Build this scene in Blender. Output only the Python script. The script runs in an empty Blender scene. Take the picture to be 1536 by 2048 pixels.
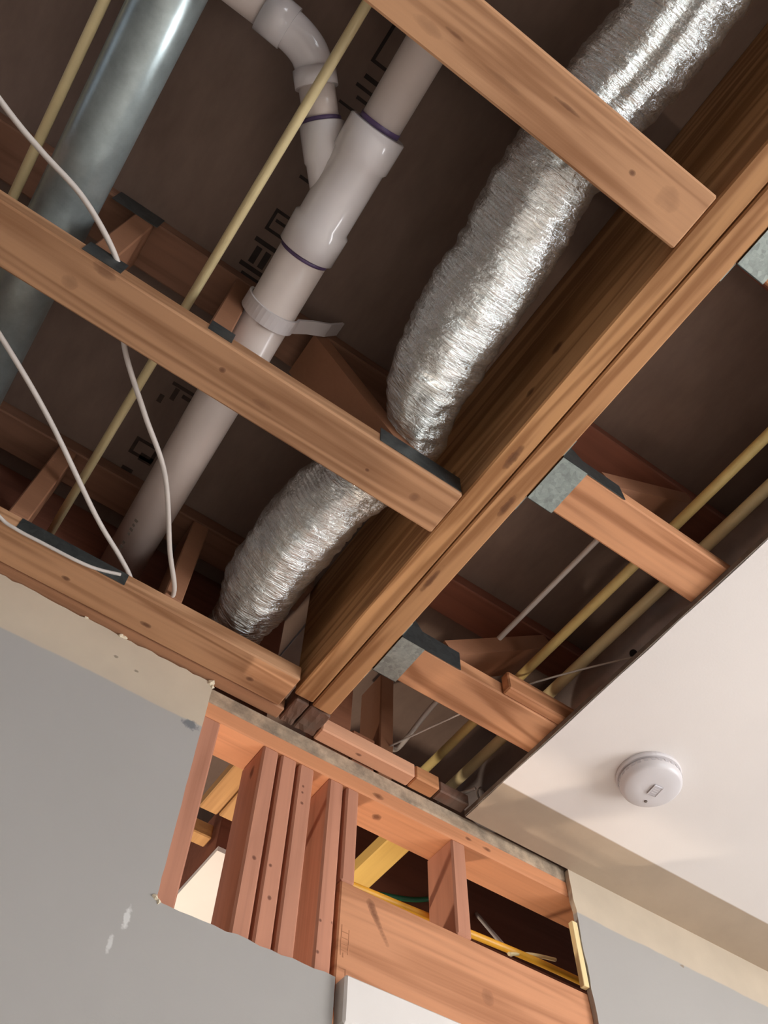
import bpy, bmesh, math, random
from mathutils import Vector, Matrix, noise
random.seed(7)
S = bpy.context.scene
COL = S.collection
CZ = 1.27                      # lens height above the floor; all coordinates below are measured from the lens

# ------------------------------------------------------------------ camera
cd = bpy.data.cameras.new('camera'); cam = bpy.data.objects.new('camera', cd); COL.objects.link(cam)
R0 = Vector((0.81977842, -0.57247902, 0.01520235))
R1 = Vector((0.50265173, 0.70655968, -0.49811109))
R2 = Vector((0.27441678, 0.41598221, 0.86697995))
m = Matrix((R0, -R1, -R2)).transposed().to_4x4(); m.translation = (0, 0, CZ)
cam.matrix_world = m
cd.sensor_fit = 'VERTICAL'; cd.sensor_height = 32.0; cd.lens = 1734.687 / 2048 * 32.0
cd.clip_start = 0.02
S.camera = cam

# ------------------------------------------------------------------ world, lamps, exposure
w = bpy.data.worlds.new('world'); S.world = w; w.use_nodes = True
w.node_tree.nodes['Background'].inputs[0].default_value = (0.75, 0.85, 1.0, 1)
w.node_tree.nodes['Background'].inputs[1].default_value = 1.0
S.view_settings.view_transform = 'Standard'; S.view_settings.look = 'None'
S.view_settings.gamma = 1.0; S.view_settings.use_curve_mapping = False
S.view_settings.exposure = -0.15

def area(name, loc, target, sx, sy, power, color):
    l = bpy.data.lights.new(name, 'AREA'); l.shape = 'RECTANGLE'; l.size = sx; l.size_y = sy
    l.energy = power; l.color = color
    o = bpy.data.objects.new(name, l); COL.objects.link(o)
    o.location = Vector(loc) + Vector((0, 0, CZ))
    o.rotation_euler = (Vector(target) - Vector(loc)).to_track_quat('-Z', 'Y').to_euler()
    return o
# daylight through the right window; the back area lamp is added frontal fill
area('daylight_right', (3.12, -1.05, 0.15), (-0.8, -0.2, 0.1), 1.5, 1.25, 92, (0.98, 0.98, 1.0))
area('back_fill', (1.7, -3.92, 0.15), (0.5, 0.6, -0.5), 1.7, 1.25, 80, (0.93, 0.97, 1.0))
# bulb of the next room, behind the opened wall
def bulb(name, loc, power, color, r):
    l = bpy.data.lights.new(name, 'POINT'); l.energy = power; l.color = color; l.shadow_soft_size = r
    o = bpy.data.objects.new(name, l); COL.objects.link(o); o.location = Vector(loc) + Vector((0, 0, CZ)); return o
bulb('next_room_bulb', (0.44, 1.90, 0.50), 34, (1.0, 0.84, 0.68), 0.05)

# ------------------------------------------------------------------ materials
def lin(c):
    def f(v):
        v /= 255.0
        return v / 12.92 if v <= 0.04045 else ((v + 0.055) / 1.055) ** 2.4
    return (f(c[0]), f(c[1]), f(c[2]), 1)

class NT:
    def __init__(s, name):
        s.m = bpy.data.materials.new(name); s.m.use_nodes = True
        s.t = s.m.node_tree; s.bsdf = s.t.nodes['Principled BSDF']
    def n(s, typ, **kw):
        nd = s.t.nodes.new(typ)
        for k, v in kw.items(): setattr(nd, k, v)
        return nd
    def l(s, a, b): s.t.links.new(a, b)
    def math(s, op, a, b=None, clamp=False):
        nd = s.n('ShaderNodeMath', operation=op, use_clamp=clamp)
        for i, v in enumerate((a, b)):
            if v is None: continue
            if isinstance(v, (int, float)): nd.inputs[i].default_value = v
            else: s.l(v, nd.inputs[i])
        return nd.outputs[0]
    def mix(s, f, a, b, blend='MIX'):
        nd = s.n('ShaderNodeMix', data_type='RGBA', blend_type=blend)
        for i, v in ((0, f), (6, a), (7, b)):
            if isinstance(v, (int, float)): nd.inputs[i].default_value = v
            elif isinstance(v, tuple): nd.inputs[i].default_value = v
            else: s.l(v, nd.inputs[i])
        return nd.outputs[2]
    def coord(s, scale, rnd=0.0):
        tc = s.n('ShaderNodeTexCoord'); src = tc.outputs['Object']
        if rnd:
            oi = s.n('ShaderNodeObjectInfo')
            ad = s.n('ShaderNodeVectorMath', operation='ADD'); s.l(src, ad.inputs[0])
            cx = s.n('ShaderNodeCombineXYZ'); r = s.math('MULTIPLY', oi.outputs['Random'], rnd)
            for i in range(3): s.l(r, cx.inputs[i])
            s.l(cx.outputs[0], ad.inputs[1]); src = ad.outputs[0]
        mp = s.n('ShaderNodeMapping'); mp.inputs['Scale'].default_value = scale; s.l(src, mp.inputs[0])
        return mp.outputs[0]
    def noise(s, vec, scale, detail=4, rough=0.55, dist=0.0):
        nd = s.n('ShaderNodeTexNoise'); nd.inputs['Scale'].default_value = scale; nd.inputs['Detail'].default_value = detail
        nd.inputs['Roughness'].default_value = rough; nd.inputs['Distortion'].default_value = dist
        s.l(vec, nd.inputs['Vector']); return nd.outputs['Fac']
    def ramp(s, f, stops):
        nd = s.n('ShaderNodeValToRGB'); s.l(f, nd.inputs[0]); e = nd.color_ramp.elements
        while len(e) < len(stops): e.new(0.5)
        for q, (p, c) in zip(e, stops): q.position = p; q.color = c
        return nd.outputs[0]
    def bump(s, h, strength, dist):
        nd = s.n('ShaderNodeBump'); nd.inputs['Strength'].default_value = strength; nd.inputs['Distance'].default_value = dist
        s.l(h, nd.inputs['Height']); s.l(nd.outputs[0], s.bsdf.inputs['Normal'])
    def spot(s, p, radii):
        """soft ellipsoid falloff: 1 inside, 0 outside, round a point of the object"""
        tc = s.n('ShaderNodeTexCoord')
        sub = s.n('ShaderNodeVectorMath', operation='SUBTRACT'); s.l(tc.outputs['Object'], sub.inputs[0]); sub.inputs[1].default_value = p
        dv = s.n('ShaderNodeVectorMath', operation='DIVIDE'); s.l(sub.outputs[0], dv.inputs[0]); dv.inputs[1].default_value = radii
        ln = s.n('ShaderNodeVectorMath', operation='LENGTH'); s.l(dv.outputs[0], ln.inputs[0])
        return ln.outputs['Value']

def plain(name, c, rough=0.5, metal=0.0, var=0.06, vscale=14, bump=0.0, bscale=200, coat=0.0):
    t = NT(name); co = t.coord((1, 1, 1), 3.0)
    f = t.noise(co, vscale, 4)
    a = lin(c); d = tuple(v * (1 - var * 2) for v in a[:3]) + (1,); b = tuple(min(1, v * (1 + var * 2)) for v in a[:3]) + (1,)
    t.l(t.ramp(f, [(0.3, d), (0.7, b)]), t.bsdf.inputs['Base Color'])
    t.bsdf.inputs['Roughness'].default_value = rough; t.bsdf.inputs['Metallic'].default_value = metal
    t.bsdf.inputs['Coat Weight'].default_value = coat
    if bump: t.bump(t.noise(co, bscale, 3), bump, 0.002)
    return t.m

def wood(name, base, axis, knots=(), dark=0.62, contrast=1.0, rough=0.68, origin=(0, 0, 0), dirt=0.0):
    """sawn softwood, grain along axis; knots = (x, y, z, radius, stretch) in lens coordinates"""
    t = NT(name)
    sc = [9.0, 9.0, 9.0]; sc['XYZ'.index(axis)] = 0.55
    co = t.coord(tuple(sc), 9.0)
    rings = t.noise(co, 0.9, 3, 0.55, 0.6)
    rr = t.math('MULTIPLY', rings, 48.0); rr = t.math('SINE', rr); rr = t.math('MULTIPLY_ADD', rr, 0.5); 
    t.t.nodes[-1].inputs[2].default_value = 0.5
    sf = [160.0, 160.0, 160.0]; sf['XYZ'.index(axis)] = 4.0
    fib = t.noise(t.coord(tuple(sf), 5.0), 1.0, 3)
    big = t.noise(t.coord((2.2, 2.2, 2.2), 5.0), 1.6, 3)
    b = lin(base)
    dk = (b[0] * dark, b[1] * dark * 0.88, b[2] * dark * 0.78, 1)
    lt = (min(1, b[0] * 1.14), min(1, b[1] * 1.14), min(1, b[2] * 1.12), 1)
    f = t.math('MULTIPLY', rr, 0.3 * contrast); f = t.math('ADD', f, t.math('MULTIPLY', fib, 0.40)); f = t.math('ADD', f, t.math('MULTIPLY', big, 0.42))
    c = t.ramp(f, [(0.22, lt), (0.55, b), (1.0, dk)])
    oi = t.n('ShaderNodeObjectInfo'); hs = t.n('ShaderNodeHueSaturation')
    mr = t.n('ShaderNodeMapRange'); t.l(oi.outputs['Random'], mr.inputs[0]); mr.inputs[3].default_value = 0.88; mr.inputs[4].default_value = 1.1
    t.l(mr.outputs[0], hs.inputs['Value']); t.l(c, hs.inputs['Color']); c = hs.outputs[0]
    for kn in knots:
        x, y, z, r, st = kn[:5]; ks = kn[5] if len(kn) > 5 else 0.75
        rad = [r, r, r]; rad['XYZ'.index(axis)] = r * st
        ln = t.spot((x - origin[0], y - origin[1], z - origin[2]), tuple(rad))
        ln = t.math('ADD', ln, t.math('MULTIPLY', t.math('SUBTRACT', t.noise(t.coord((60, 60, 60)), 1.0, 2), 0.5), 0.9))
        k = t.ramp(ln, [(0.35, (1, 1, 1, 1)), (0.8, (0.55, 0.55, 0.55, 1)), (1.25, (0, 0, 0, 1))])
        c = t.mix(t.math('MULTIPLY', k, ks), c, (b[0] * 0.16, b[1] * 0.10, b[2] * 0.10, 1))
    if dirt:
        dn = t.noise(t.coord((14, 14, 14), 2.0), 1.0, 5, 0.7)
        c = t.mix(t.math('MULTIPLY', t.ramp(dn, [(0.38, (0, 0, 0, 1)), (0.62, (1, 1, 1, 1))]), dirt), c, lin((96, 88, 78)))
    t.l(c, t.bsdf.inputs['Base Color']); t.bsdf.inputs['Roughness'].default_value = rough
    t.bsdf.inputs['Specular IOR Level'].default_value = 0.25
    t.bump(fib, 0.25, 0.001)
    return t.m

def galvanised(name, c=(150, 160, 160), rough=0.38, metal=0.9, spangle=60, amt=0.3):
    t = NT(name); co = t.coord((1, 1, 1), 4.0)
    v = t.n('ShaderNodeTexVoronoi'); v.inputs['Scale'].default_value = spangle; t.l(co, v.inputs['Vector'])
    f = t.math('ADD', t.math('MULTIPLY', v.outputs['Color'], amt), t.math('MULTIPLY', t.noise(co, spangle * 0.4, 5, 0.7), 0.7))
    a = lin(c)
    t.l(t.ramp(f, [(0.2, tuple(x * 0.6 for x in a[:3]) + (1,)), (0.8, tuple(min(1, x * 1.3) for x in a[:3]) + (1,))]), t.bsdf.inputs['Base Color'])
    t.bsdf.inputs['Metallic'].default_value = metal; t.bsdf.inputs['Roughness'].default_value = rough
    return t.m

def foil():
    t = NT('wrinkled_foil'); co = t.coord((1, 1, 1))
    cs = t.coord((30, 210, 30))
    n1 = t.noise(cs, 1.0, 4, 0.65, 0.4); n2 = t.noise(t.coord((90, 90, 90)), 1.0, 4)
    h = t.math('ADD', t.math('MULTIPLY', n1, 0.8), t.math('MULTIPLY', n2, 0.4))
    t.l(t.ramp(n1, [(0.3, lin((226, 232, 230))), (0.7, lin((246, 247, 244)))]), t.bsdf.inputs['Base Color'])
    t.bsdf.inputs['Metallic'].default_value = 0.9; t.bsdf.inputs['Roughness'].default_value = 0.25
    t.bump(h, 1.0, 0.007)
    return t.m

def subfloor_mat():
    t = NT('sheathing'); co = t.coord((1, 1, 1), 6.0)
    f = t.noise(t.coord((26, 9, 26), 6.0), 1.0, 5, 0.7)
    g = t.noise(co, 2.5, 3)
    f = t.math('ADD', t.math('MULTIPLY', f, 0.5), t.math('MULTIPLY', g, 0.5))
    t.l(t.ramp(f, [(0.25, lin((106, 86, 75))), (0.75, lin((136, 114, 101)))]), t.bsdf.inputs['Base Color'])
    t.bsdf.inputs['Roughness'].default_value = 0.85
    return t.m

def painted(name, main, strip, axis, edge, jitter=0.006, scuffs=(), origin=(0, 0, 0)):
    """painted board with an unpainted strip beyond `edge` where the moulding was taken off"""
    t = NT(name); tc = t.n('ShaderNodeTexCoord'); sp = t.n('ShaderNodeSeparateXYZ'); t.l(tc.outputs['Object'], sp.inputs[0])
    n = t.noise(t.coord((9, 9, 9)), 1.0, 3)
    p = t.math('ADD', sp.outputs['XYZ'.index(axis)], t.math('MULTIPLY', t.math('SUBTRACT', n, 0.5), jitter))
    k = t.math('MULTIPLY', t.math('SUBTRACT', p, edge - origin['XYZ'.index(axis)]), 250.0); k = t.math('ADD', k, 0.5, True)
    tex = t.noise(t.coord((3, 3, 3)), 1.0, 4)
    a = lin(main); b = lin(strip)
    ca = t.ramp(tex, [(0.3, tuple(x * 0.95 for x in a[:3]) + (1,)), (0.7, a)])
    cb = t.ramp(t.noise(t.coord((7, 7, 7)), 1.0, 4), [(0.3, tuple(x * 0.86 for x in b[:3]) + (1,)), (0.7, b)])
    c = t.mix(k, ca, cb)
    for (x, y, z, rx, ry, rz, col) in scuffs:
        ln = t.spot((x - origin[0], y - origin[1], z - origin[2]), (rx, ry, rz))
        ln = t.math('ADD', ln, t.math('MULTIPLY', t.math('SUBTRACT', t.noise(t.coord((130, 130, 130)), 1.0, 3), 0.5), 1.4))
        c = t.mix(t.ramp(ln, [(0.6, (1, 1, 1, 1)), (1.1, (0, 0, 0, 1))]), c, lin(col))
    t.l(c, t.bsdf.inputs['Base Color']); t.bsdf.inputs['Roughness'].default_value = 0.75
    t.bump(t.noise(t.coord((240, 240, 240)), 1.0, 2), 0.12, 0.001)
    return t.m

M = {}
M['chord'] = wood('pine_chord', (180, 132, 100), 'X')
M['chord_shaded'] = wood('pine_chord_upper', (128, 92, 72), 'X')  # darker copy of the chord pine, cavity shade put into the colour
M['chord_orange'] = wood('pine_chord_orange', (206, 148, 108), 'X', contrast=2.0)
M['web'] = wood('pine_web', (146, 102, 76), 'X', contrast=0.2)
M['ply'] = wood('pine_beam', (200, 152, 108), 'Y', contrast=1.1)
M['stud'] = wood('pine_stud', (196, 138, 112), 'Z', contrast=0.9)
M['plate'] = wood('pine_plate', (204, 142, 98), 'X')
M['plate_grey'] = wood('pine_plate_grey', (188, 166, 142), 'X', dark=0.75, dirt=0.7)
M['dirty'] = wood('pine_dirty', (130, 96, 80), 'Y', dark=0.5, dirt=0.6)
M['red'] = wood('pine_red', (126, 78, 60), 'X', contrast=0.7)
M['red_lit'] = wood('pine_rim', (172, 116, 88), 'X', contrast=0.7)  # lighter copy of the red pine, stronger light put into the colour
M['yel'] = wood('pine_yellow', (244, 200, 112), 'Y', contrast=0.3)
M['joist'] = wood('pine_joist', (206, 158, 104), 'Y')
M['galv'] = galvanised('galvanised_sheet', (158, 168, 164), 0.42, 0.7, 140, 0.35)
M['galv_dark'] = galvanised('galvanised_plate', (92, 96, 96), 0.45, 0.75, 90)
M['duct'] = galvanised('galvanised_duct', (176, 188, 188), 0.3, 0.55, 40, 0.08)
M['duct_dull'] = galvanised('galvanised_duct_dull', (176, 164, 160), 0.4, 0.5, 18, 0.05)
M['foil'] = foil()
M['pvc'] = plain('white_pvc', (222, 208, 200), 0.32, var=0.03, vscale=9, coat=0.2)
M['pvc2'] = plain('white_pvc_fitting', (226, 220, 220), 0.18, var=0.02, coat=0.4)
M['primer'] = plain('purple_primer', (92, 74, 112), 0.4, var=0.12, vscale=60)
M['cream'] = plain('cream_cpvc', (226, 208, 160), 0.35, var=0.04)
M['cream_y'] = plain('yellow_cpvc', (222, 198, 132), 0.35, var=0.05)
M['cable'] = plain('white_cable_sheath', (198, 188, 180), 0.5, var=0.04)
M['yellow'] = plain('yellow_cable_sheath', (232, 170, 52), 0.42, var=0.05)
M['green'] = plain('green_cable_sheath', (34, 96, 66), 0.45)
M['plastic'] = plain('white_plastic', (218, 212, 212), 0.35, var=0.01)
M['plastic_g'] = plain('pale_grey_plastic', (196, 190, 192), 0.4, var=0.02)
M['black'] = plain('black_ink', (44, 35, 30), 0.85, var=0.2, vscale=50)
M['ink'] = plain('faded_ink', (62, 48, 40), 0.85, var=0.2, vscale=50)
M['ink_grey'] = plain('grey_ink', (120, 108, 98), 0.8, var=0.1, vscale=80)
M['stamp'] = plain('brown_stamp', (186, 128, 92), 0.8, var=0.1, vscale=60)
M['hole'] = plain('dark_hole', (20, 16, 14), 0.8)
M['sub'] = subfloor_mat()
M['floor'] = wood('pale_floor', (220, 212, 204), 'Y', contrast=0.3, rough=0.6)  # unseen floor, pale tone raised to bounce more light upward
M['white'] = plain('white_trim_paint', (232, 226, 220), 0.45, var=0.01)
M['gypsum'] = plain('torn_gypsum', (226, 212, 186), 0.9, var=0.06, vscale=80, bump=0.4)
M['lath'] = wood('pale_lit_edge', (250, 226, 170), 'Z', contrast=0.4)  # lamplight on the cut drywall edge put into this pale colour
M['wallside'] = plain('taupe_side_wall', (104, 97, 90), 0.8, var=0.01, vscale=3)  # dark tone chosen to cut bounce light from the unseen walls
M['wallplain'] = plain('grey_wall_paint', (176, 174, 170), 0.75, var=0.01, vscale=3)
M['glass'] = plain('window_pane', (230, 236, 240), 0.05, var=0.0)
M['glass'].node_tree.nodes['Principled BSDF'].inputs['Transmission Weight'].default_value = 1.0
M['nail'] = plain('nail_steel', (96, 84, 78), 0.4, 0.7)
M['wallfront'] = painted('grey_wall_with_strip', (174, 170, 165), (206, 190, 168), 'Z', 1.199, 0.012,
    scuffs=[(0.345, 1.151, 1.19, 0.02, 0.05, 0.012, (120, 122, 124)), (0.335, 1.151, 0.79, 0.006, 0.05, 0.02, (214, 212, 208)),
            (0.322, 1.151, 0.745, 0.005, 0.05, 0.014, (206, 204, 200)), (0.17, 1.151, 1.262, 0.005, 0.05, 0.004, (150, 136, 118)), (0.215, 1.151, 1.252, 0.006, 0.05, 0.004, (150, 136, 118)),
            (1.60, 1.151, 1.195, 0.008, 0.05, 0.004, (150, 136, 118))])
M['ceil'] = painted('white_ceiling_with_strip', (238, 230, 224), (184, 164, 142), 'Y', 1.022, 0.002)

# ------------------------------------------------------------------ mesh helpers
def new(): return bmesh.new()
def box(bm, x0, x1, y0, y1, z0, z1, bev=0.0025):
    vs = [bm.verts.new((x, y, z)) for x in (x0, x1) for y in (y0, y1) for z in (z0, z1)]
    fs = [bm.faces.new([vs[i] for i in f]) for f in ((0, 1, 3, 2), (4, 6, 7, 5), (0, 4, 5, 1), (2, 3, 7, 6), (0, 2, 6, 4), (1, 5, 7, 3))]
    bmesh.ops.recalc_face_normals(bm, faces=fs)
    if bev:
        es = {e for f in fs for e in f.edges}
        bmesh.ops.bevel(bm, geom=list(es), offset=bev, segments=1, affect='EDGES')
    return bm
def prism(bm, pts, axis, a, b):
    """polygon pts (2D) extruded along axis from a to b"""
    def P(p, v):
        return {'X': (v, p[0], p[1]), 'Y': (p[0], v, p[1]), 'Z': (p[0], p[1], v)}[axis]
    A = [bm.verts.new(P(p, a)) for p in pts]; B = [bm.verts.new(P(p, b)) for p in pts]
    fs = [bm.faces.new(A), bm.faces.new(B[::-1])]
    for i in range(len(pts)):
        j = (i + 1) % len(pts); fs.append(bm.faces.new((A[j], A[i], B[i], B[j])))
    bmesh.ops.recalc_face_normals(bm, faces=fs)
    bmesh.ops.triangulate(bm, faces=[f for f in fs if len(f.verts) > 4])
    return bm
def smooth(pts, n=6):
    pts = [Vector(p) for p in pts]; out = []
    for i in range(len(pts) - 1):
        p0 = pts[max(i - 1, 0)]; p1 = pts[i]; p2 = pts[i + 1]; p3 = pts[min(i + 2, len(pts) - 1)]
        for k in range(n):
            u = k / n
            out.append(0.5 * ((2 * p1) + (p2 - p0) * u + (2 * p0 - 5 * p1 + 4 * p2 - p3) * u * u + (3 * p1 - p0 - 3 * p2 + p3) * u ** 3))
    out.append(pts[-1]); return out
def tube(bm, pts, r, seg=16, cap=True, mod=None):
    pts = [Vector(p) for p in pts]; n = len(pts)
    T = [(pts[min(i + 1, n - 1)] - pts[max(i - 1, 0)]).normalized() for i in range(n)]
    ref = Vector((0, 0, 1)) if abs(T[0].z) < 0.9 else Vector((1, 0, 0))
    rings = []
    for i in range(n):
        a = (ref - T[i] * ref.dot(T[i])).normalized(); ref = a; b = T[i].cross(a)
        rr = r[i] if isinstance(r, (list, tuple)) else r
        ring = []
        for k in range(seg):
            th = 2 * math.pi * k / seg
            q = rr
            if mod: q = mod(i, th, rr)
            ex, ey = (q if isinstance(q, tuple) else (q, q))
            ring.append(bm.verts.new(pts[i] + a * math.cos(th) * ex + b * math.sin(th) * ey))
        rings.append(ring)
    for i in range(n - 1):
        for k in range(seg):
            f = bm.faces.new((rings[i][k], rings[i][(k + 1) % seg], rings[i + 1][(k + 1) % seg], rings[i + 1][k])); f.smooth = True
    if cap:
        bm.faces.new(rings[0][::-1]); bm.faces.new(rings[-1])
    return bm
def lathe(bm, c, prof, seg=48):
    """prof = (radius, z) pairs round a vertical axis at c"""
    rings = []
    for r, z in prof:
        rings.append([bm.verts.new((c[0] + r * math.cos(2 * math.pi * k / seg), c[1] + r * math.sin(2 * math.pi * k / seg), z)) for k in range(seg)])
    fs = []
    for i in range(len(rings) - 1):
        for k in range(seg): fs.append(bm.faces.new((rings[i][k], rings[i][(k + 1) % seg], rings[i + 1][(k + 1) % seg], rings[i + 1][k])))
    fs.append(bm.faces.new(rings[0])); fs.append(bm.faces.new(rings[-1]))
    bmesh.ops.recalc_face_normals(bm, faces=fs); return bm
def bar(bm, p, q, wy, th, bev=0.0025):
    """board between p and q in an XZ plane, wy deep along Y (from p.y), th thick"""
    p = Vector(p); q = Vector(q); d = (q - p).normalized(); nrm = Vector((-d.z, 0, d.x)) * th / 2
    pts = [p + nrm, q + nrm, q - nrm, p - nrm]
    return prism(bm, [(v.x, v.z) for v in pts], 'Y', p.y, p.y + wy)

BASE = {}
def thing(name, label, cat, base, group=None):
    o = bpy.data.objects.new(name, None); COL.objects.link(o); o.empty_display_size = 0.05
    b = Vector(base); o.location = b + Vector((0, 0, CZ)); BASE[o.name] = b
    o['label'] = label; o['category'] = cat
    if group: o['group'] = group
    return o
def mesh(name, bm, mat, parent=None, label=None, cat=None, group=None, kind=None, base=None):
    me = bpy.data.meshes.new(name)
    if parent is not None: b = BASE[parent.name]
    elif base is not None: b = Vector(base)
    elif kind == 'structure': b = Vector((0, 0, 0))
    else:
        xs = [v.co for v in bm.verts]; b = Vector((sum(v.x for v in xs) / len(xs), sum(v.y for v in xs) / len(xs), min(v.z for v in xs)))
    for v in bm.verts: v.co -= b
    bm.to_mesh(me); bm.free(); me.materials.append(M[mat] if isinstance(mat, str) else mat)
    o = bpy.data.objects.new(name, me); COL.objects.link(o)
    if parent is not None: o.parent = parent
    else: o.location = b + Vector((0, 0, CZ))
    BASE[o.name] = b
    if label: o['label'] = label
    if cat: o['category'] = cat
    if group: o['group'] = group
    if kind: o['kind'] = kind
    return o

FZ = -CZ
ZC = 1.32           # underside of the framing
ZS = 1.676          # underside of the floor sheathing above
YW = 1.151          # face of the front wall
CB = 1.307          # ceiling face

# ================================================================== SETTING
mesh('floor', box(new(), -3.0, 3.2, -4.0, 3.6, FZ - 0.05, FZ, 0), 'floor', kind='structure')

def jag(a, b, n, amp, seed):
    r = random.Random(seed); out = []
    for i in range(1, n):
        t = i / n
        out.append((a[0] + (b[0] - a[0]) * t + (r.random() - .5) * amp * (1 if a[0] == b[0] else 0.3), a[1] + (b[1] - a[1]) * t + (r.random() - .5) * amp * (1 if a[1] == b[1] else 0.3)))
    return out
hl, hr, hb = 0.366, 1.288, 0.834
left = [(-3.0, FZ), (0.693, FZ), (0.693, hb)] + jag((0.693, hb), (hl + .004, hb), 16, 0.004, 1) + [(hl + .004, hb)] + \
       jag((hl + .004, hb), (hl, 1.318), 24, 0.004, 2) + [(hl, 1.318)] + jag((hl, 1.318), (-1.0, 1.318), 90, 0.005, 3) + [(-1.0, 1.318), (-3.0, 1.318)]
right = [(1.288, FZ), (3.2, FZ), (3.2, CB), (hr, CB)] + jag((hr, CB), (hr, 0.7), 24, 0.005, 4) + [(hr, 0.7)]
bm = new(); prism(bm, left, 'Y', YW, 1.1635); prism(bm, right, 'Y', YW, 1.1635)
wf = mesh('wall_front', bm, 'wallfront', kind='structure')
# a few torn crumbs along the cut
bm = new()
for (x, z, s) in ((0.362, 1.316, .008), (0.365, 1.309, .006), (0.163, 1.319, .006), (0.368, 0.838, .006), (0.374, 0.835, .005), (0.17, 1.321, .005), (0.09, 1.319, .004)):
    bmesh.ops.create_icosphere(bm, subdivisions=1, radius=s, matrix=Matrix.Translation((x, YW + 0.002, z)))
for v in bm.verts: v.co += Vector((random.uniform(-1, 1), random.uniform(-1, 0.3), random.uniform(-1, 1))) * 0.0022
mesh('torn_gypsum_edge', bm, 'gypsum', wf, label='torn white gypsum crumbs along the cut drywall edge')

bm = new(); box(bm, -1.05, -0.95, -4.0, YW, FZ, CB, 0); mesh('wall_left', bm, 'wallside', kind='structure')  # unseen wall, brought close to block bounce light onto the beam
def wall_with_window(name, fixed, lo, hi, a0, a1, z0, z1, along):
    bm = new()
    for (u0, u1, v0, v1) in ((lo, a0, FZ, CB), (a1, hi, FZ, CB), (a0, a1, FZ, z0), (a0, a1, z1, CB)):
        if along == 'Y': box(bm, fixed, fixed + 0.1, u0, u1, v0, v1, 0)
        else: box(bm, u0, u1, fixed - 0.1, fixed, v0, v1, 0)
    mesh(name, bm, 'wallside', kind='structure')
wall_with_window('wall_right', 3.2, -4.0, 3.6, -1.9, -0.2, -0.55, 0.85, 'Y')
wall_with_window('wall_back', -4.0, -3.0, 3.2, 0.6, 2.4, -0.55, 0.85, 'X')
bm = new(); box(bm, -3.0, 3.2, 3.6, 3.7, FZ, 1.66, 0); mesh('wall_far', bm, 'wallplain', kind='structure')
def window(name, along, f, a0, a1, z0, z1):
    def bx(bm, u0, u1, d0, d1, v0, v1):
        if along == 'Y': box(bm, f + d0, f + d1, u0, u1, v0, v1)
        else: box(bm, u0, u1, f - d1, f - d0, v0, v1)
    bm = new(); t = 0.05; e = 0.002
    bx(bm, a0 + e, a0 + t, .02, .08, z0 + e, z1 - e); bx(bm, a1 - t, a1 - e, .02, .08, z0 + e, z1 - e)
    bx(bm, a0 + t, a1 - t, .02, .08, z0 + e, z0 + t); bx(bm, a0 + t, a1 - t, .02, .08, z1 - t, z1 - e)
    c = (a0 + a1) / 2; bx(bm, c - .02, c + .02, .03, .07, z0 + t, z1 - t)
    fr = mesh(name, bm, 'white', kind='structure')
    for (p, q) in ((a0 + t, c - .02), (c + .02, a1 - t)):
        bm = new(); bx(bm, p, q, .045, .05, z0 + t, z1 - t); mesh('pane', bm, 'glass', fr)
window('window_1', 'Y', 3.2, -1.9, -0.2, -0.55, 0.85)
window('added_window', 'X', -4.0, 0.6, 2.4, -0.55, 0.85)  # unseen window added to go with the back fill lamp
# drywall ceiling with the long opening cut in it
edge = [(0.996, -3.99)] + [(0.9955 + random.uniform(-.0012, .0012), -3.9 + i * 0.08) for i in range(1, 62)] + [(0.996, YW)]
bm = new(); prism(bm, edge + [(3.2, YW), (3.2, -3.99)], 'Z', CB, ZC - 0.0005)
box(bm, -3.0, 0.996, -4.0, -2.0, CB, ZC - 0.0005, 0)
ce = mesh('ceiling', bm, 'ceil', kind='structure')
bm = new(); box(bm, 0.9922, 0.9942, -1.99, YW - .002, CB + 0.0003, ZC - 0.001, 0)
mesh('cut_paper_edge', bm, 'ink_grey', ce, label='grey cut edge of the ceiling board')
# ceiling of the next room
bm = new(); box(bm, 0.611, 0.86, 1.565, 3.6, CB, ZC - 0.001, 0); mesh('ceiling_next_room', bm, 'white', kind='structure')
# sheathing of the floor above
sf = bpy.data.objects.new('subfloor', None); COL.objects.link(sf); sf.location = (0, 0, CZ); BASE['subfloor'] = Vector((0, 0, 0)); sf['kind'] = 'structure'
pan = None
xs = [-3.1, -1.884, -0.664, 0.556, 1.776, 3.3]; ys = [-4.1, -1.865, 0.575, 2.2, 3.7]
for i in range(len(xs) - 1):
    for j in range(len(ys) - 1):
        bm = new(); box(bm, xs[i] + .0015, xs[i + 1] - .0015, ys[j] + .0015, ys[j + 1] - .0015, ZS, ZS + 0.018, 0.0015)
        mesh('subfloor_panel', bm, 'sub', sf)
# printed grade stamps on the sheathing
bm = new(); zt = ZS - 0.0006
def mark(x0, x1, y0, y1): box(bm, x0, x1, y0, y1, zt, ZS - 0.0001, 0)
def ringmark(x0, x1, y0, y1, t):
    mark(x0, x1, y0, y0 + t); mark(x0, x1, y1 - t, y1); mark(x0, x0 + t, y0 + t, y1 - t); mark(x1 - t, x1, y0 + t, y1 - t)
mark(0.045, 0.085, 0.005, 0.075); ringmark(0.0, 0.085, 0.012, 0.085, 0.006)
mark(0.005, 0.07, 0.105, 0.113); mark(0.0, 0.06, 0.125, 0.131); mark(0.012, 0.06, 0.142, 0.148); mark(-.01, 0.03, 0.165, 0.17)
mark(0.01, 0.05, 0.29, 0.296); mark(0.0, 0.04, 0.31, 0.316)
ringmark(-.005, 0.045, 0.385, 0.43, 0.006); mark(0.005, 0.035, 0.402, 0.408); mark(-.01, 0.04, 0.45, 0.459); mark(0.0, 0.012, 0.465, 0.5); mark(0.02, 0.032, 0.465, 0.5)
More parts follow.
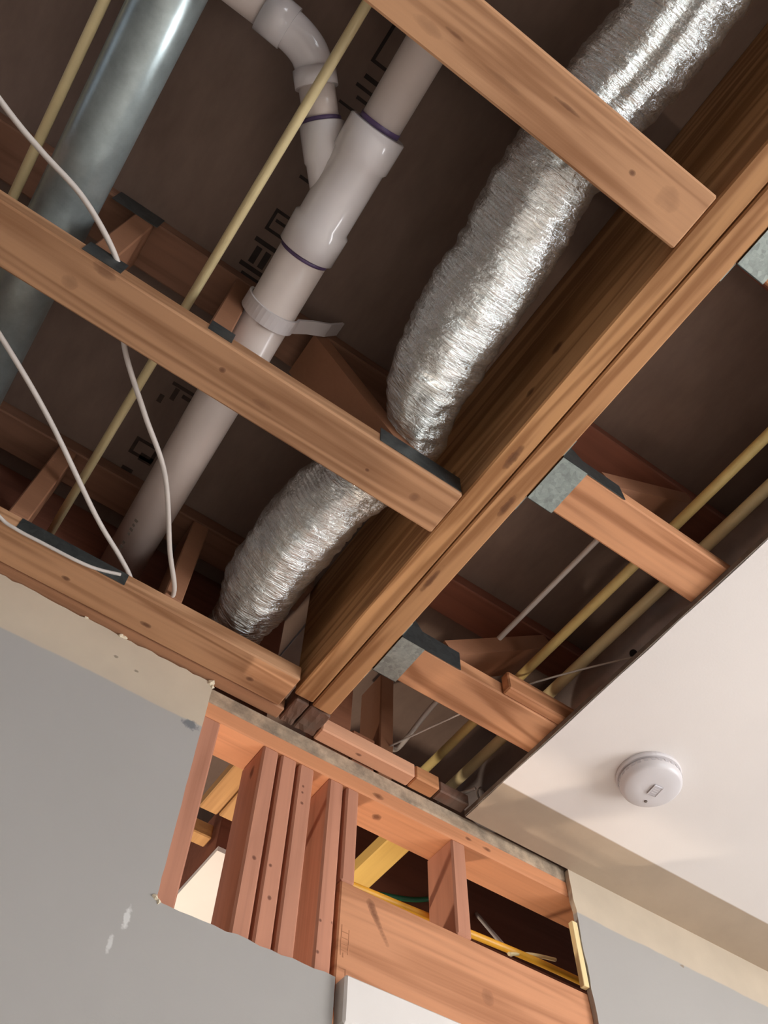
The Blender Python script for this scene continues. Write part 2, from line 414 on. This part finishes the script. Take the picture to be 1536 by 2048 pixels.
mark(-.012, 0.036, 0.505, 0.514); mark(0.0, 0.04, 0.522, 0.53); mark(-.005, 0.045, 0.55, 0.60)
mesh('printed_stamp', bm, 'black', sf, label='black grade stamps printed along the sheathing')
bm = new()
mark(0.0, 0.05, 0.80, 0.808); mark(0.01, 0.02, 0.81, 0.84); mark(0.03, 0.05, 0.815, 0.824); mark(-.01, .0, .84, .86)
ringmark(-.005, 0.05, 0.955, 1.0, 0.008); mark(0.02, 0.05, 0.985, 1.005); mark(0.0, 0.025, 1.035, 1.06); mark(-.015, 0.02, 1.075, 1.082)
mesh('printed_stamp', bm, 'ink', sf, label='faded stamp marks nearer the wall')

# ================================================================== BEAM
bt = thing('double_beam', 'long two-ply wooden beam running from lower left to upper right under the floor', 'beam', (0.556, -1.0, ZC))
kb = [(0.535, 0.42, ZC, .008, 4), (0.512, 0.25, 1.44, .014, 1.2), (0.512, 0.33, 1.4, .010, 1.2), (0.512, 0.55, 1.43, .011, 1.2)]
bm = new(); box(bm, 0.512, 0.555, -3.9, 1.082, ZC, ZS - 0.001, 0.003)
mesh('beam_ply', bm, wood('pine_beam_left', (186, 138, 94), 'Y', kb, contrast=1.9, origin=(0.556, -1.0, ZC)), bt)
kb = [(0.585, 0.50, ZC, .007, 5), (0.57, 0.70, ZC, .006, 6)]
bm = new(); box(bm, 0.5575, 0.602, -3.9, 1.088, ZC - 0.001, ZS - 0.001, 0.003)
mesh('beam_ply', bm, wood('pine_beam_right', (192, 142, 98), 'Y', kb, contrast=1.9, origin=(0.556, -1.0, ZC)), bt)
# rough end blocks the beam bears on
for i, (a, b) in enumerate(((0.523, 0.554), (0.558, 0.606))):
    bm = new(); box(bm, a, b, 1.092, 1.162, ZC + 0.003, ZC + 0.05, 0.003)
    bmesh.ops.subdivide_edges(bm, edges=bm.edges[:], cuts=3, use_grid_fill=True)
    for v in bm.verts: v.co += Vector((noise.noise(v.co * 60), noise.noise(v.co * 70 + Vector((3, 1, 0))) * .6, noise.noise(v.co * 80 + Vector((0, 5, 1))))) * 0.003
    mesh('bearing_block', bm, 'dirty', label=('dark splintered block at the beam end, left half', 'dark splintered block at the beam end, right half')[i], cat='block', group='rough blocks at the beam end')

# ================================================================== FLOOR TRUSSES
def plate_part(t, x0, x1, z0, z1, y, label=None):
    mesh('connector_plate', box(new(), x0, x1, y - 0.0014, y - 0.0001, z0, z1, 0), 'galv_dark', t, label=label)
def truss(label, x0, x1, y0, y1, mat, verts, diags, plates, knots=(), stop_top=None, group='floor trusses'):
    t = thing('floor_truss', label, 'truss', ((x0 + x1) / 2, (y0 + y1) / 2, ZC), group)
    mm = M[mat]
    if knots: mm = wood('pine_chord_knots', {'chord': (188, 142, 106), 'chord_orange': (206, 148, 108)}[mat], 'X', knots, origin=BASE[t.name], contrast=1.6)
    mesh('bottom_chord', box(new(), x0, x1, y0, y1, ZC, ZC + 0.038, 0.003), mm, t)
    mesh('top_chord', box(new(), x0, x1, y0, y1, ZS - 0.039, ZS - 0.0005, 0.003), 'red' if mat == 'chord_orange' else 'chord_shaded', t)
    for x in verts: mesh('web', box(new(), x, x + 0.038, y0 + .0005, y1 - .0005, ZC + 0.0385, ZS - 0.0395, 0.0025), 'web', t)
    for (a, za, b, zb) in diags: mesh('web', bar(new(), (a, y0 + .0005, za), (b, y0 + .0005, zb), y1 - y0 - .001, 0.038), 'web', t)
    for p in plates: plate_part(t, *p, y0)
    return t
X0 = -2.9
zt0, zb0 = ZS - 0.041, ZC + 0.04
truss('floor truss crossing the top of the opening, over the camera', X0, 0.511, -0.0765, 0.0145, 'chord', (-0.55, -0.21, -0.018, 0.168), (),
      ((-.24, -.13, 1.60, 1.67),), knots=[(0.255, -0.0415, ZC, .0032, 8, .55), (0.075, -0.023, ZC, .003, 6, .5), (0.387, -0.03, ZC, .0045, 1.3, .7), (0.455, -0.034, ZC, .018, 1.2, .22), (0.16, -0.016, ZC, .004, 10, .25), (0.04, -0.01, ZC, .008, 3, .25)])
truss('middle floor truss of the opening, with the white cable looped over it', X0, 0.511, 0.527, 0.621, 'chord', (-0.55, -0.21, 0.0),
      ((0.395, zb0 + .014, 0.19, zt0 - .014), (-0.53, zb0 + .014, -0.72, zt0 - .014)),
      ((-.255, -.165, 1.615, 1.675), (0.002, 0.045, 1.335, 1.374), (0.335, 0.507, 1.328, 1.378), (-.215, -.15, 1.33, 1.375), (-.57, -.5, 1.33, 1.375)),
      knots=[(0.055, 0.568, ZC, .0055, 1.2, .7), (0.138, 0.583, ZC, .007, 2.5, .3), (-.206, 0.58, ZC, .012, 1.1, .3), (0.347, 0.582, ZC, .004, 1.3, .7), (0.445, 0.578, ZC, .009, 1.3, .45), (-.17, 0.533, ZC, .012, 1.5, .5)])
truss('floor truss farthest from the opened wall, beyond the top of the photo', X0, 0.511, -0.69, -0.60, 'chord', (-0.55, -0.21, -0.018), (), ())
truss('reddish end truss lying along the top of the front wall', X0, 0.503, 1.043, 1.128, 'chord', (-0.55, -0.128, 0.19), (),
      ((-.10, 0.115, 1.3215, 1.354),), knots=[(0.02, 1.09, ZC, .005, 2), (0.19, 1.10, ZC, .006, 2), (0.42, 1.1, ZC, .006, 1.5)])
RX = 3.15
def right_truss(label, y0, y1, plate):
    t = truss(label, 0.6055, RX, y0, y1, 'chord_orange', (1.26, 1.9), ((0.722, zb0 + .014, 1.028, zt0 - .014),), (plate,))
    return t
right_truss('right-hand floor truss nearest the detector, end in a grey hanger', 0.372, 0.462, (0.607, 0.745, 1.3205, 1.371))
rb = right_truss('orange right-hand floor truss nearest the opened wall', 0.84, 0.934, (0.607, 0.745, 1.3205, 1.373))
right_truss('right-hand floor truss at the top right corner of the photo', -0.118, -0.028, (0.607, 0.745, 1.3205, 1.371))
mesh('scab_board', box(new(), 0.85, 1.5, 0.816, 0.8395, ZC + 0.0005, ZC + 0.05, 0.003), 'chord_orange', rb, label='short orange board nailed beside the chord')

def hanger(label, y0, y1):
    t = thing('joist_hanger', label, 'hanger', (0.63, (y0 + y1) / 2, ZC - 0.002), 'joist hangers on the beam')
    mesh('seat', box(new(), 0.603, 0.657, y0 - .003, y1 + .003, ZC - 0.0022, ZC - 0.0006, 0), 'galv', t)
    for y in (y0 - .0034, y1 + .0022):
        mesh('side_flange', prism(new(), [(0.603, ZC - .0022), (0.657, ZC - .0022), (0.655, ZC + .045), (0.603, ZC + .12)], 'Y', y, y + .0012), 'galv_dark', t)
    for (a, b) in ((y0 - .036, y0 - .0036), (y1 + .0036, y1 + .036)):
        mesh('face_flange', box(new(), 0.6028, 0.6042, a, b, ZC + .004, ZC + .12, 0), 'galv', t)
hanger('galvanised joist hanger midway along the beam', 0.372, 0.462)
hanger('galvanised joist hanger nearest the opened wall', 0.84, 0.934)
hanger('galvanised joist hanger at the right edge of the photo', -0.118, -0.028)

# ================================================================== OPENED WALL FRAMING
def lumber(name, mat, x0, x1, y0, y1, z0, z1, label, cat, group=None, bev=0.003, knots=None, col=None, axis='Z', extra=None):
    if knots:
        b = ((x0 + x1) / 2, (y0 + y1) / 2, z0)
        mat = wood('pine_' + name, col, axis, knots, origin=b, contrast=0.7)
        return mesh(name, box(new(), x0, x1, y0, y1, z0, z1, bev), mat, label=label, cat=cat, group=group, base=b)
    return mesh(name, box(new(), x0, x1, y0, y1, z0, z1, bev), mat, label=label, cat=cat, group=group)
Y0, Y1 = 1.1645, 1.253
lumber('top_plate', 'plate_grey', -2.9, 3.1, Y0, Y1, 1.2835, 1.3205, 'dusty grey upper top plate along the head of the opened wall', 'plate', 'wall top plates')
lumber('top_plate', None, -2.9, 3.1, Y0, Y1, 1.2455, 1.283, 'orange-brown lower top plate just above the studs', 'plate', 'wall top plates',
       knots=[(0.775, 1.164, 1.258, .008, 2), (1.06, 1.164, 1.262, .006, 2), (0.80, 1.205, 1.2455, .010, 1.2), (1.01, 1.164, 1.265, .005, 2)], col=(204, 140, 100), axis='X')
def stud(x0, label, z0=FZ, w=0.0345, knots=(), col=(196, 138, 112)):
    return lumber('wall_stud', 'stud', x0, x0 + w, Y0, Y1, z0, 1.245, label, 'stud', 'studs of the opened wall', knots=knots or [(x0 - 1, 0, 0, .001, 1)], col=col, bev=0.004)
stud(0.366, 'single stud along the left edge of the wall cut-out', w=0.041)
stud(0.504, 'leftmost stud of the tight group under the beam', knots=[(0.523, Y0, 0.99, .0045, 1.1), (0.504, 1.2, 1.2, .009, 2)])
stud(0.5455, 'second stud from the left in the tight group under the beam', knots=[(0.556, Y0, 0.99, .004, 1.1), (0.563, Y0, 0.93, .0045, 1.1)])
stud(0.587, 'third stud of the group, with three nail holes near its top', knots=[(0.600, Y0, 1.19, .0032, 1.1), (0.6, Y0, 1.175, .0032, 1.1), (0.602, Y0, 1.15, .004, 1.1)])
stud(0.657, 'stud right of the dark orange gap, next to the header', knots=[(0.664, Y0, 0.93, .0035, 1.1), (0.688, Y0, 0.935, .0035, 1.1), (0.664, Y0, .873, .0035, 1.1)])
stud(0.6995, 'short cripple stud standing on the left end of the header', 1.027, 0.030)
stud(0.963, 'short cripple stud standing on the middle of the header', 1.027, 0.037, col=(190, 134, 108))
bm = new(); box(bm, 0.6995, 1.36, Y0, 1.202, 0.791, 1.0265, 0.003)
ho = (1.03, 1.18, 0.791)
hd = mesh('door_header', bm, wood('pine_header', (206, 146, 108), 'X', [(0.764 + .038 * k / 11, Y0, 1.004 - .064 * k / 11, .0105 - .0055 * k / 11, 1.0, .5 - .025 * k) for k in range(12)] + [(1.025, Y0, 0.925, .017, 0.9, .3)], origin=ho, contrast=1.3),
          label='wide header board over the doorway, with a long dark knot', cat='header', base=ho)
bm = new()
def hmark(x0, x1, z0, z1): box(bm, x0, x1, Y0 - 0.0005, Y0 - .0001, z0, z1, 0)
hmark(.707, .7085, .885, .94); hmark(.722, .7235, .89, .935)
for z in (.894, .905, .916, .927): hmark(.7085, .722, z, z + .0015)
hmark(.712, .714, .882, .89); hmark(.707, .72, .862, .8635); hmark(.719, .7205, .852, .8635)
mesh('lumber_stamp', bm, 'stamp', hd, label='faint brown lumber stamp at the left end')
lumber('rear_header', 'red', 0.6995, 1.36, 1.2145, Y1, 0.791, 1.0265, 'rear header ply behind the wide header board', 'header')
lumber('lit_edge_strip', 'lath', 1.272, 1.287, 1.1535, 1.166, 1.032, 1.175, 'pale strip added for lamplight on the right edge of the wall cut-out', 'strip', bev=0.001)  # added strip, bright as the lamplit drywall edge it stands for
# nailers, rim pieces and an added light block on the plates
lumber('ceiling_nailer', 'chord', X0, 0.519, 1.1305, 1.163, ZC + 0.003, ZC + 0.04, 'brown nailing strip between the end truss and the wall head', 'board')
lumber('ceiling_nailer', None, 0.608, 0.845, 1.128, 1.164, ZC + 0.0005, ZC + 0.037, 'pinkish board above the top plate, right of the beam end', 'board', knots=[(0.71, 1.145, ZC, .004, 2)], col=(226, 168, 134), axis='X')
lumber('ceiling_nailer', 'plate', 0.847, 0.91, 1.128, 1.164, ZC + 0.001, ZC + 0.037, 'short reddish offcut at the end of the pinkish board', 'board')
lumber('ceiling_nailer', 'dirty', 0.912, 0.992, 1.13, 1.162, ZC + 0.001, ZC + 0.03, 'dark brown offcut beside the ceiling corner', 'board')
lumber('rim_block', 'red_lit', 0.612, 0.704, 1.172, 1.21, ZC + .001, ZS - .04, 'tall brown rim block behind the beam end', 'block')
lumber('rim_block', 'red_lit', 0.706, 0.766, 1.168, 1.206, ZC + .001, 1.413, 'low reddish rim block right of the beam end', 'block')
lumber('shading_joist', 'red', X0, 0.508, 1.185, 1.222, ZC + .0015, ZS - .002, 'dark board added on the wall head to block bulb light, left of the beam', 'joist')  # added board keeps the next room's bulb from lighting the cavity
lumber('rim_post', 'web', 0.772, 0.81, 1.16, 1.248, ZC + .001, ZS - .04, 'dark upright post behind the pinkish board', 'post')

# doorway trim below the header
tr = thing('door_casing', 'white door casing under the wide header board', 'casing', (1.0, 1.14, FZ))
mesh('head_casing', box(new(), 0.70, 1.285, 1.13, 1.164, 0.755, 0.833, 0.004), 'white', tr)
mesh('side_casing', box(new(), 0.70, 0.765, 1.13, 1.164, FZ, 0.754, 0.004), 'white', tr)
mesh('side_casing', box(new(), 1.22, 1.285, 1.13, 1.164, FZ, 0.754, 0.004), 'white', tr)
bm = new(); box(bm, 0.768, 1.217, 1.17, 1.205, FZ + 0.006, 0.752, 0.003); d1 = mesh('door_1', bm, 'white', kind='structure')
for (a, b) in ((FZ + .15, FZ + .85), (FZ + 1.0, 0.62)):
    mesh('door_panel', box(new(), 0.84, 1.145, 1.164, 1.1695, a, b, 0.004), 'white', d1)
bm = new(); bmesh.ops.create_uvsphere(bm, u_segments=16, v_segments=10, radius=0.026, matrix=Matrix.Translation((0.81, 1.13, FZ + .95))); tube(bm, [(0.81, 1.1695, FZ + .95), (0.81, 1.14, FZ + .95)], 0.011, 10)
mesh('door_knob', bm, 'galv', d1)
# back face board of the opened wall, in the next room
bm = new(); box(bm, -3.0, 0.69, 1.2545, 1.267, FZ, 0.62, 0); box(bm, 1.30, 3.2, 1.2545, 1.267, FZ, 1.0, 0)
mesh('wall_next_room', bm, 'white', kind='structure')

# ------------------------------------------------------------------ next room's framing seen through the cut-out
lumber('ceiling_joist', 'yel', 0.911, 0.972, 1.262, 1.497, ZC, ZC + 0.038, 'short bright yellow board end lit behind the opened wall', 'board')
lumber('ceiling_joist', 'joist', 0.514, 0.559, 1.262, 1.482, ZC, ZC + 0.03, 'left orange plank lit behind the left gap', 'board', 'orange planks behind the left gap')
lumber('ceiling_joist', 'joist', 0.5625, 0.598, 1.262, 1.48, ZC, ZC + 0.03, 'right orange plank lit behind the left gap', 'board', 'orange planks behind the left gap')
lumber('ceiling_joist', 'red', 0.612, 0.65, 1.58, 3.4, ZC, ZC + 0.14, 'brown joist on edge above the bright white ceiling', 'joist')
lumber('shading_joist', 'red', 0.74, 3.0, 1.5, 1.538, ZC + .002, ZS - .003, 'dark reddish joist on edge just behind the opened header', 'joist')
lumber('cross_block', 'joist', 0.45, 0.605, 1.60, 1.64, ZC + .04, ZC + 0.078, 'cream crosspiece in the dark behind the left gap', 'block')
for i, (y, lb) in enumerate(((1.80, 'dark truss deep behind the header, nearer one'), (2.40, 'dark truss deep behind the header, farther one'))):
    truss(lb, 0.87 if i == 0 else 0.87, 3.1, y, y + 0.09, 'chord_orange', (1.0, 1.5), ((1.2, zb0 + .014, 1.4, zt0 - .014),), (), group='trusses in the next room')

# ================================================================== DUCTS
# foil covered flexible duct
ctr = [(0.315, -0.75, 1.455, .078), (0.322, -0.45, 1.462, .078), (0.331, -0.20, 1.462, .078), (0.318, -0.06, 1.455, .076), (0.322, 0.06, 1.448, .080), (0.340, 0.18, 1.447, .082), (0.353, 0.32, 1.450, .081),
       (0.372, 0.43, 1.455, .076), (0.415, 0.53, 1.462, .060), (0.428, 0.58, 1.466, .056), (0.405, 0.64, 1.46, .064), (0.362, 0.72, 1.452, .078), (0.352, 0.83, 1.452, .081), (0.352, 0.94, 1.456, .079), (0.362, 1.02, 1.462, .072),
       (0.372, 1.09, 1.475, .060), (0.376, 1.135, 1.482, .057), (0.377, 1.175, 1.486, .056)]
P = smooth([c[:3] for c in ctr], 20); RR = [v.x for v in smooth([(c[3], 0, 0) for c in ctr], 20)]
def wr(i, th, r):
    y = P[i].y
    q = Vector((y * 55, math.cos(th) * 1.3, math.sin(th) * 1.3))
    a = noise.noise(q) * 0.005 + noise.noise(q * 2.3) * 0.004
    if y < 0.03: a -= 0.009 * math.exp(-((th - 3.25) / 0.13) ** 2)
    a += noise.noise(Vector((y * 9, math.cos(th) * 2.2, math.sin(th) * 2.2))) * 0.006
    squeeze = max(0.0, 1 - abs(y - 0.57) / 0.12)
    return ((r + a) * (1 + 0.28 * squeeze), (r + a) * (1 - 0.10 * squeeze))
bm = new(); tube(bm, P, RR, 56, True, wr)
mesh('flexible_duct', bm, 'foil', label='silver foil-wrapped flexible air duct beside the beam', cat='duct')
# round galvanised duct, upper left
dt = thing('round_duct', 'smooth galvanised round duct at the upper left', 'duct', (-0.3, 0.4, 1.44))
mesh('duct_pipe', tube(new(), [(-0.296, -1.2, 1.505), (-0.296, -0.38, 1.505)], 0.049, 40), 'duct', dt)
mesh('duct_pipe', tube(new(), [(-0.296, -0.40, 1.505), (-0.296, 1.18, 1.505)], 0.0505, 40), 'duct', dt)
# round galvanised duct above the ceiling edge
d2 = thing('round_duct', 'dull grey round duct above the cut edge of the ceiling', 'duct', (1.125, 0.5, 1.4))
for (a, b, r) in ((-1.0, 0.2, .0735), (0.18, 1.235, .0745)):
    mesh('duct_pipe', tube(new(), [(1.125, a, 1.468), (1.125, b, 1.468)], r, 44), 'duct_dull', d2)
def on_duct(y, ang):
    return Vector((1.125 + .0748 * math.cos(ang), y, 1.468 + .0748 * math.sin(ang)))
c = on_duct(0.66, math.radians(218)); bm = new()
nrm = (c - Vector((1.125, c.y, 1.468))).normalized()
tube(bm, [c - nrm * .0008, c + nrm * .0004], 0.009, 16); mesh('knockout_hole', bm, 'hole', d2, label='small dark hole')
c = on_duct(1.17, math.radians(222)); nrm = (c - Vector((1.125, c.y, 1.468))).normalized(); a1 = Vector((0, 1, 0)); b1 = nrm.cross(a1)
bm = new(); tube(bm, [c + nrm * .002 + a1 * math.cos(q / 24 * 2 * math.pi) * .012 + b1 * math.sin(q / 24 * 2 * math.pi) * .018 for q in range(25)], 0.0012, 6)
mesh('oval_stamp', bm, 'ink_grey', d2)

# ================================================================== PIPES
def pvc_x(y): return 0.062 + 0.037 * (y - .05) / .95
def pp(y, z=1.53): return (pvc_x(y), y, z)
pt = thing('drain_pipe', 'white plastic drain pipe with a wye fitting running under the sheathing', 'pipe', (0.08, 0.4, 1.48))
p1 = mesh('pipe', tube(new(), [pp(0.345), pp(1.18)], 0.0445, 40), 'pvc', pt)
mesh('pipe', tube(new(), [pp(-1.0, 1.53), pp(0.185, 1.53)], 0.0352, 36), 'pvc', pt, label='narrower white pipe above the wye')
bm = new()
ys_ = [0.150, 0.152, 0.205, 0.210, 0.325, 0.330, 0.383, 0.385]; rs = [0.047, 0.0505, 0.0505, 0.0465, 0.0465, 0.0515, 0.0515, 0.048]
tube(bm, [pp(y) for y in ys_], rs, 40)
A = Vector((0.078, 0.30, 1.53)); d = Vector((-0.66, -0.705, 0.26)).normalized()
tube(bm, [A, A + d * .075, A + d * .08, A + d * .137, A + d * .139], [0.036, 0.036, 0.0385, 0.0385, 0.036], 32)
wy = mesh('wye_fitting', bm, 'pvc2', pt, label='glossy wye fitting')
tube_b = A + d * .139
mesh('primer_ring', tube(new(), [tube_b, tube_b + d * .007], 0.0335, 32), 'primer', wy, label='purple primer ring on the branch')
mesh('primer_ring', tube(new(), [pp(0.3855), pp(0.392)], 0.0452, 40), 'primer', wy, label='purple primer ring below the wye')
mesh('primer_ring', tube(new(), [pp(0.141), pp(0.1495)], 0.0362, 36), 'primer', wy, label='purple primer ring above the wye')
e0 = tube_b + d * .055
mesh('branch_pipe', tube(new(), [tube_b - d * .01, e0 + d * .01], 0.0302, 32), 'pvc', pt)
e1 = e0 + d * .03; e2 = e1 + Vector((-.05, -.022, .004)); e3 = e2 + Vector((-.05, -.004, .0))
bm = new(); pts = smooth([e0 + d * .025, e1 + d * .002, e1 + Vector((-.02, -.014, .003)), e2, e3], 6)
tube(bm, [e0, e0 + d * .027, e0 + d * .028], [0.036, 0.036, 0.031], 32); tube(bm, pts, 0.032, 32); tube(bm, [e2 + Vector((-.012, -.002, 0)), e3 + Vector((-.01, 0, 0))], 0.036, 32)
mesh('elbow', bm, 'pvc2', pt)
mesh('branch_pipe', tube(new(), [e3, e3 + Vector((-2.2, -.004, .0))], 0.0302, 32), 'pvc', pt)
bm = new(); q0 = 0
for k in range(9):
    y = 1.02 + k * .012; ang = math.radians(242); cx = Vector((pvc_x(y) + .0446 * math.cos(ang), y, 1.53 + .0446 * math.sin(ang)))
    if k in (4,): continue
    bmesh.ops.create_cube(bm, size=1, matrix=Matrix.Translation(cx) @ Matrix.Rotation(ang + math.pi / 2, 4, 'Y').inverted() @ Matrix.Diagonal((.006 if k % 2 else .008, .006, .0006, 1)))
mesh('pipe_print', bm, 'ink_grey', p1, label='small grey print along the lower pipe')
# strap hook round the drain pipe
bm = new(); cx, cy, cz = pvc_x(.515), .512, 1.53; n = 20; prof = []
for k in range(n + 1):
    ang = math.radians(160 + 200 * k / n); prof.append((cx + .0475 * math.cos(ang), cz + .0475 * math.sin(ang)))
prof += [(cx + .075, cz + .045), (cx + .11, cz + .09), (cx + .135, ZS - .004)]
outer = []
for i, p in enumerate(prof):
    a = Vector(prof[max(i - 1, 0)]); b = Vector(prof[min(i + 1, len(prof) - 1)]); t_ = (b - a).normalized(); outer.append((p[0] + t_.y * .005, p[1] - t_.x * .005))
for i in range(len(prof) - 1):
    prism(bm, [prof[i], prof[i + 1], outer[i + 1], outer[i]], 'Y', cy - .017, cy + .012)
bmesh.ops.remove_doubles(bm, verts=bm.verts, dist=1e-5)
mesh('pipe_hook', bm, 'plastic', label='white plastic strap hook holding the drain pipe by the middle truss', cat='hook')

def cpvc(x, z, y0, y1, r, mat, label):
    mesh('supply_pipe', tube(new(), [(x, y0, z), (x, (y0 + y1) / 2, z - .002), (x - .004, y1, z)], r, 16), mat, label=label, cat='pipe', group='thin cream water pipes')
cpvc(-0.371, 1.50, -1.0, 1.18, 0.0085, 'cream', 'thin cream water pipe farthest left, beside the galvanised duct')
cpvc(-0.047, 1.50, -1.0, 1.18, 0.0085, 'cream', 'thin cream water pipe just left of the white drain pipe')
cpvc(0.935, 1.45, -1.0, 1.24, 0.0105, 'cream_y', 'yellowish water pipe right of the beam, left of the pair')
cpvc(1.012, 1.443, -1.0, 1.24, 0.0125, 'cream', 'duller water pipe tucked against the grey duct, right of the pair')

# ================================================================== CABLES
def cable(pts, r, mat, label, n=8, group=None):
    mesh('cable', tube(new(), smooth(pts, n), r, 10), mat, label=label, cat='cable', group=group)
cable([(-0.9, 0.15, 1.41), (-0.62, 0.32, 1.375), (-0.409, 0.417, 1.37), (-0.333, 0.446, 1.37), (-0.249, 0.473, 1.37), (-0.169, 0.526, 1.369), (-0.128, 0.585, 1.364), (-0.09, 0.65, 1.361), (-0.011, 0.733, 1.36), (0.071, 0.816, 1.36), (0.152, 0.951, 1.36), (0.206, 1.04, 1.364), (0.184, 1.09, 1.3625), (0.184, 1.125, 1.3625)],
      0.0046, 'cable', 'white cable looping over the middle truss', group='thin white cables')
cable([(-0.7, 0.50, 1.40), (-0.45, 0.632, 1.365), (-0.27, 0.743, 1.36), (-0.141, 0.836, 1.36), (0.005, 0.963, 1.361), (0.082, 1.02, 1.3625), (0.122, 1.055, 1.3635), (0.15, 1.1, 1.3635)], 0.0046, 'cable', 'white cable running straight to the front wall, lower left', group='thin white cables')
cable([(-0.5, 0.86, 1.335), (-0.25, 0.98, 1.33), (-0.14, 1.035, 1.322), (-0.10, 1.041, 1.3165), (-0.045, 1.041, 1.3165), (0.02, 1.041, 1.318), (0.06, 1.041, 1.325), (0.1, 1.039, 1.34)], 0.0034, 'cable', 'thin white wire lying along the edge of the end truss', group='thin white cables')
cable([(0.82, 1.19, 1.45), (0.853, 1.20, 1.47), (0.858, 1.075, 1.50), (0.865, 0.9, 1.51), (0.87, 0.5, 1.51)], 0.006, 'cable', 'pale cable rising behind the orange right-hand truss', group='thin white cables')
cable([(0.798, 1.165, 1.41), (0.861, 1.011, 1.41), (0.93, 0.849, 1.408), (1.066, 0.645, 1.40), (1.2, 0.45, 1.36), (1.32, 0.3, 1.322)], 0.0022, 'cable', 'very thin pale wire crossing the right-hand bay', group='thin white cables')
cable([(0.62, 1.262, 1.10), (0.80, 1.264, 1.112), (0.93, 1.264, 1.118), (1.10, 1.264, 1.128), (1.28, 1.266, 1.137), (1.5, 1.27, 1.14)], 0.0078, 'yellow', 'thick yellow cable running along the top of the header')
cable([(1.18, 1.262, 1.12), (1.25, 1.264, 1.146), (1.32, 1.266, 1.162)], 0.004, 'cream', 'cream wire forking off the yellow cable')
cable([(1.20, 1.277, 1.134), (1.305, 1.498, 1.40)], 0.005, 'cable', 'pale wire slanting in the dark right of the middle cripple', group='thin white cables')
cable([(0.98, 1.47, 1.30), (1.10, 1.485, 1.345), (1.2, 1.494, 1.40)], 0.006, 'green', 'dark green cable behind the middle cripple stud')
cable([(0.955, 1.195, 1.36), (0.975, 1.16, 1.362), (0.99, 1.13, 1.36), (0.996, 1.11, 1.358)], 0.004, 'cable', 'frayed white wire end beside the ceiling corner', group='thin white cables')

# ================================================================== SMOKE DETECTOR
dc = (1.226, 0.826)
dt = thing('smoke_detector', 'round white smoke detector on the ceiling', 'smoke detector', (dc[0], dc[1], CB - 0.04))
mesh('base_ring', lathe(new(), dc, [(0.067, CB - 0.0003), (0.068, CB - 0.006), (0.066, CB - 0.010), (0.058, CB - 0.0105)]), 'plastic', dt)
bm = lathe(new(), dc, [(0.058, CB - .0102), (0.058, CB - .014), (0.064, CB - .0145), (0.0645, CB - .022), (0.062, CB - .032), (0.055, CB - .037), (0.03, CB - .0385), (0.008, CB - .0388)])
for f in bm.faces: f.smooth = len(f.verts) == 4
db = mesh('detector_body', bm, 'plastic', dt)
rz = Matrix.Translation((dc[0] + .006, dc[1], 0)) @ Matrix.Rotation(math.radians(-8), 4, 'Z')
bm = box(new(), -.011, .011, -.015, .015, CB - .0415, CB - .0386, .002); bmesh.ops.transform(bm, matrix=rz, verts=bm.verts); tb = mesh('test_button', bm, 'plastic_g', dt)
bm = new()
for (a, b) in ((-.011, -.009), (.009, .011)): box(bm, a, b, -.013, .013, CB - .0424, CB - .0414, 0)
for k in (-1, 0, 1): box(bm, -.006, .006, k * .006 - .0008, k * .006 + .0008, CB - .0422, CB - .0414, 0)
bmesh.ops.transform(bm, matrix=rz, verts=bm.verts); mesh('button_ridges', bm, 'plastic', tb)
mesh('indicator_light', lathe(new(), (dc[0] + .0135, dc[1] + .035), [(0.0035, CB - .0372), (0.0035, CB - .0395), (0.002, CB - .04)], 12), 'ink_grey', dt, label='tiny dark indicator window')
for k in range(28):
    a = 2 * math.pi * k / 28
    if k % 1 == 0:
        bm = box(new(), -.004, .004, -.0006, .0006, CB - .0215, CB - .0155, 0)
        bmesh.ops.transform(bm, matrix=Matrix.Translation((dc[0] + .0644 * math.cos(a), dc[1] + .0644 * math.sin(a), 0)) @ Matrix.Rotation(a + math.pi / 2, 4, 'Z'), verts=bm.verts)
        mesh('vent_slot', bm, 'plastic_g', db)

# a bright staple in the sheathing
lumber('staple', 'nail', 1.128, 1.140, 0.118, 0.121, ZS - .006, ZS - .0002, 'bright staple under the sheathing at the right edge', 'staple', bev=0.0005)
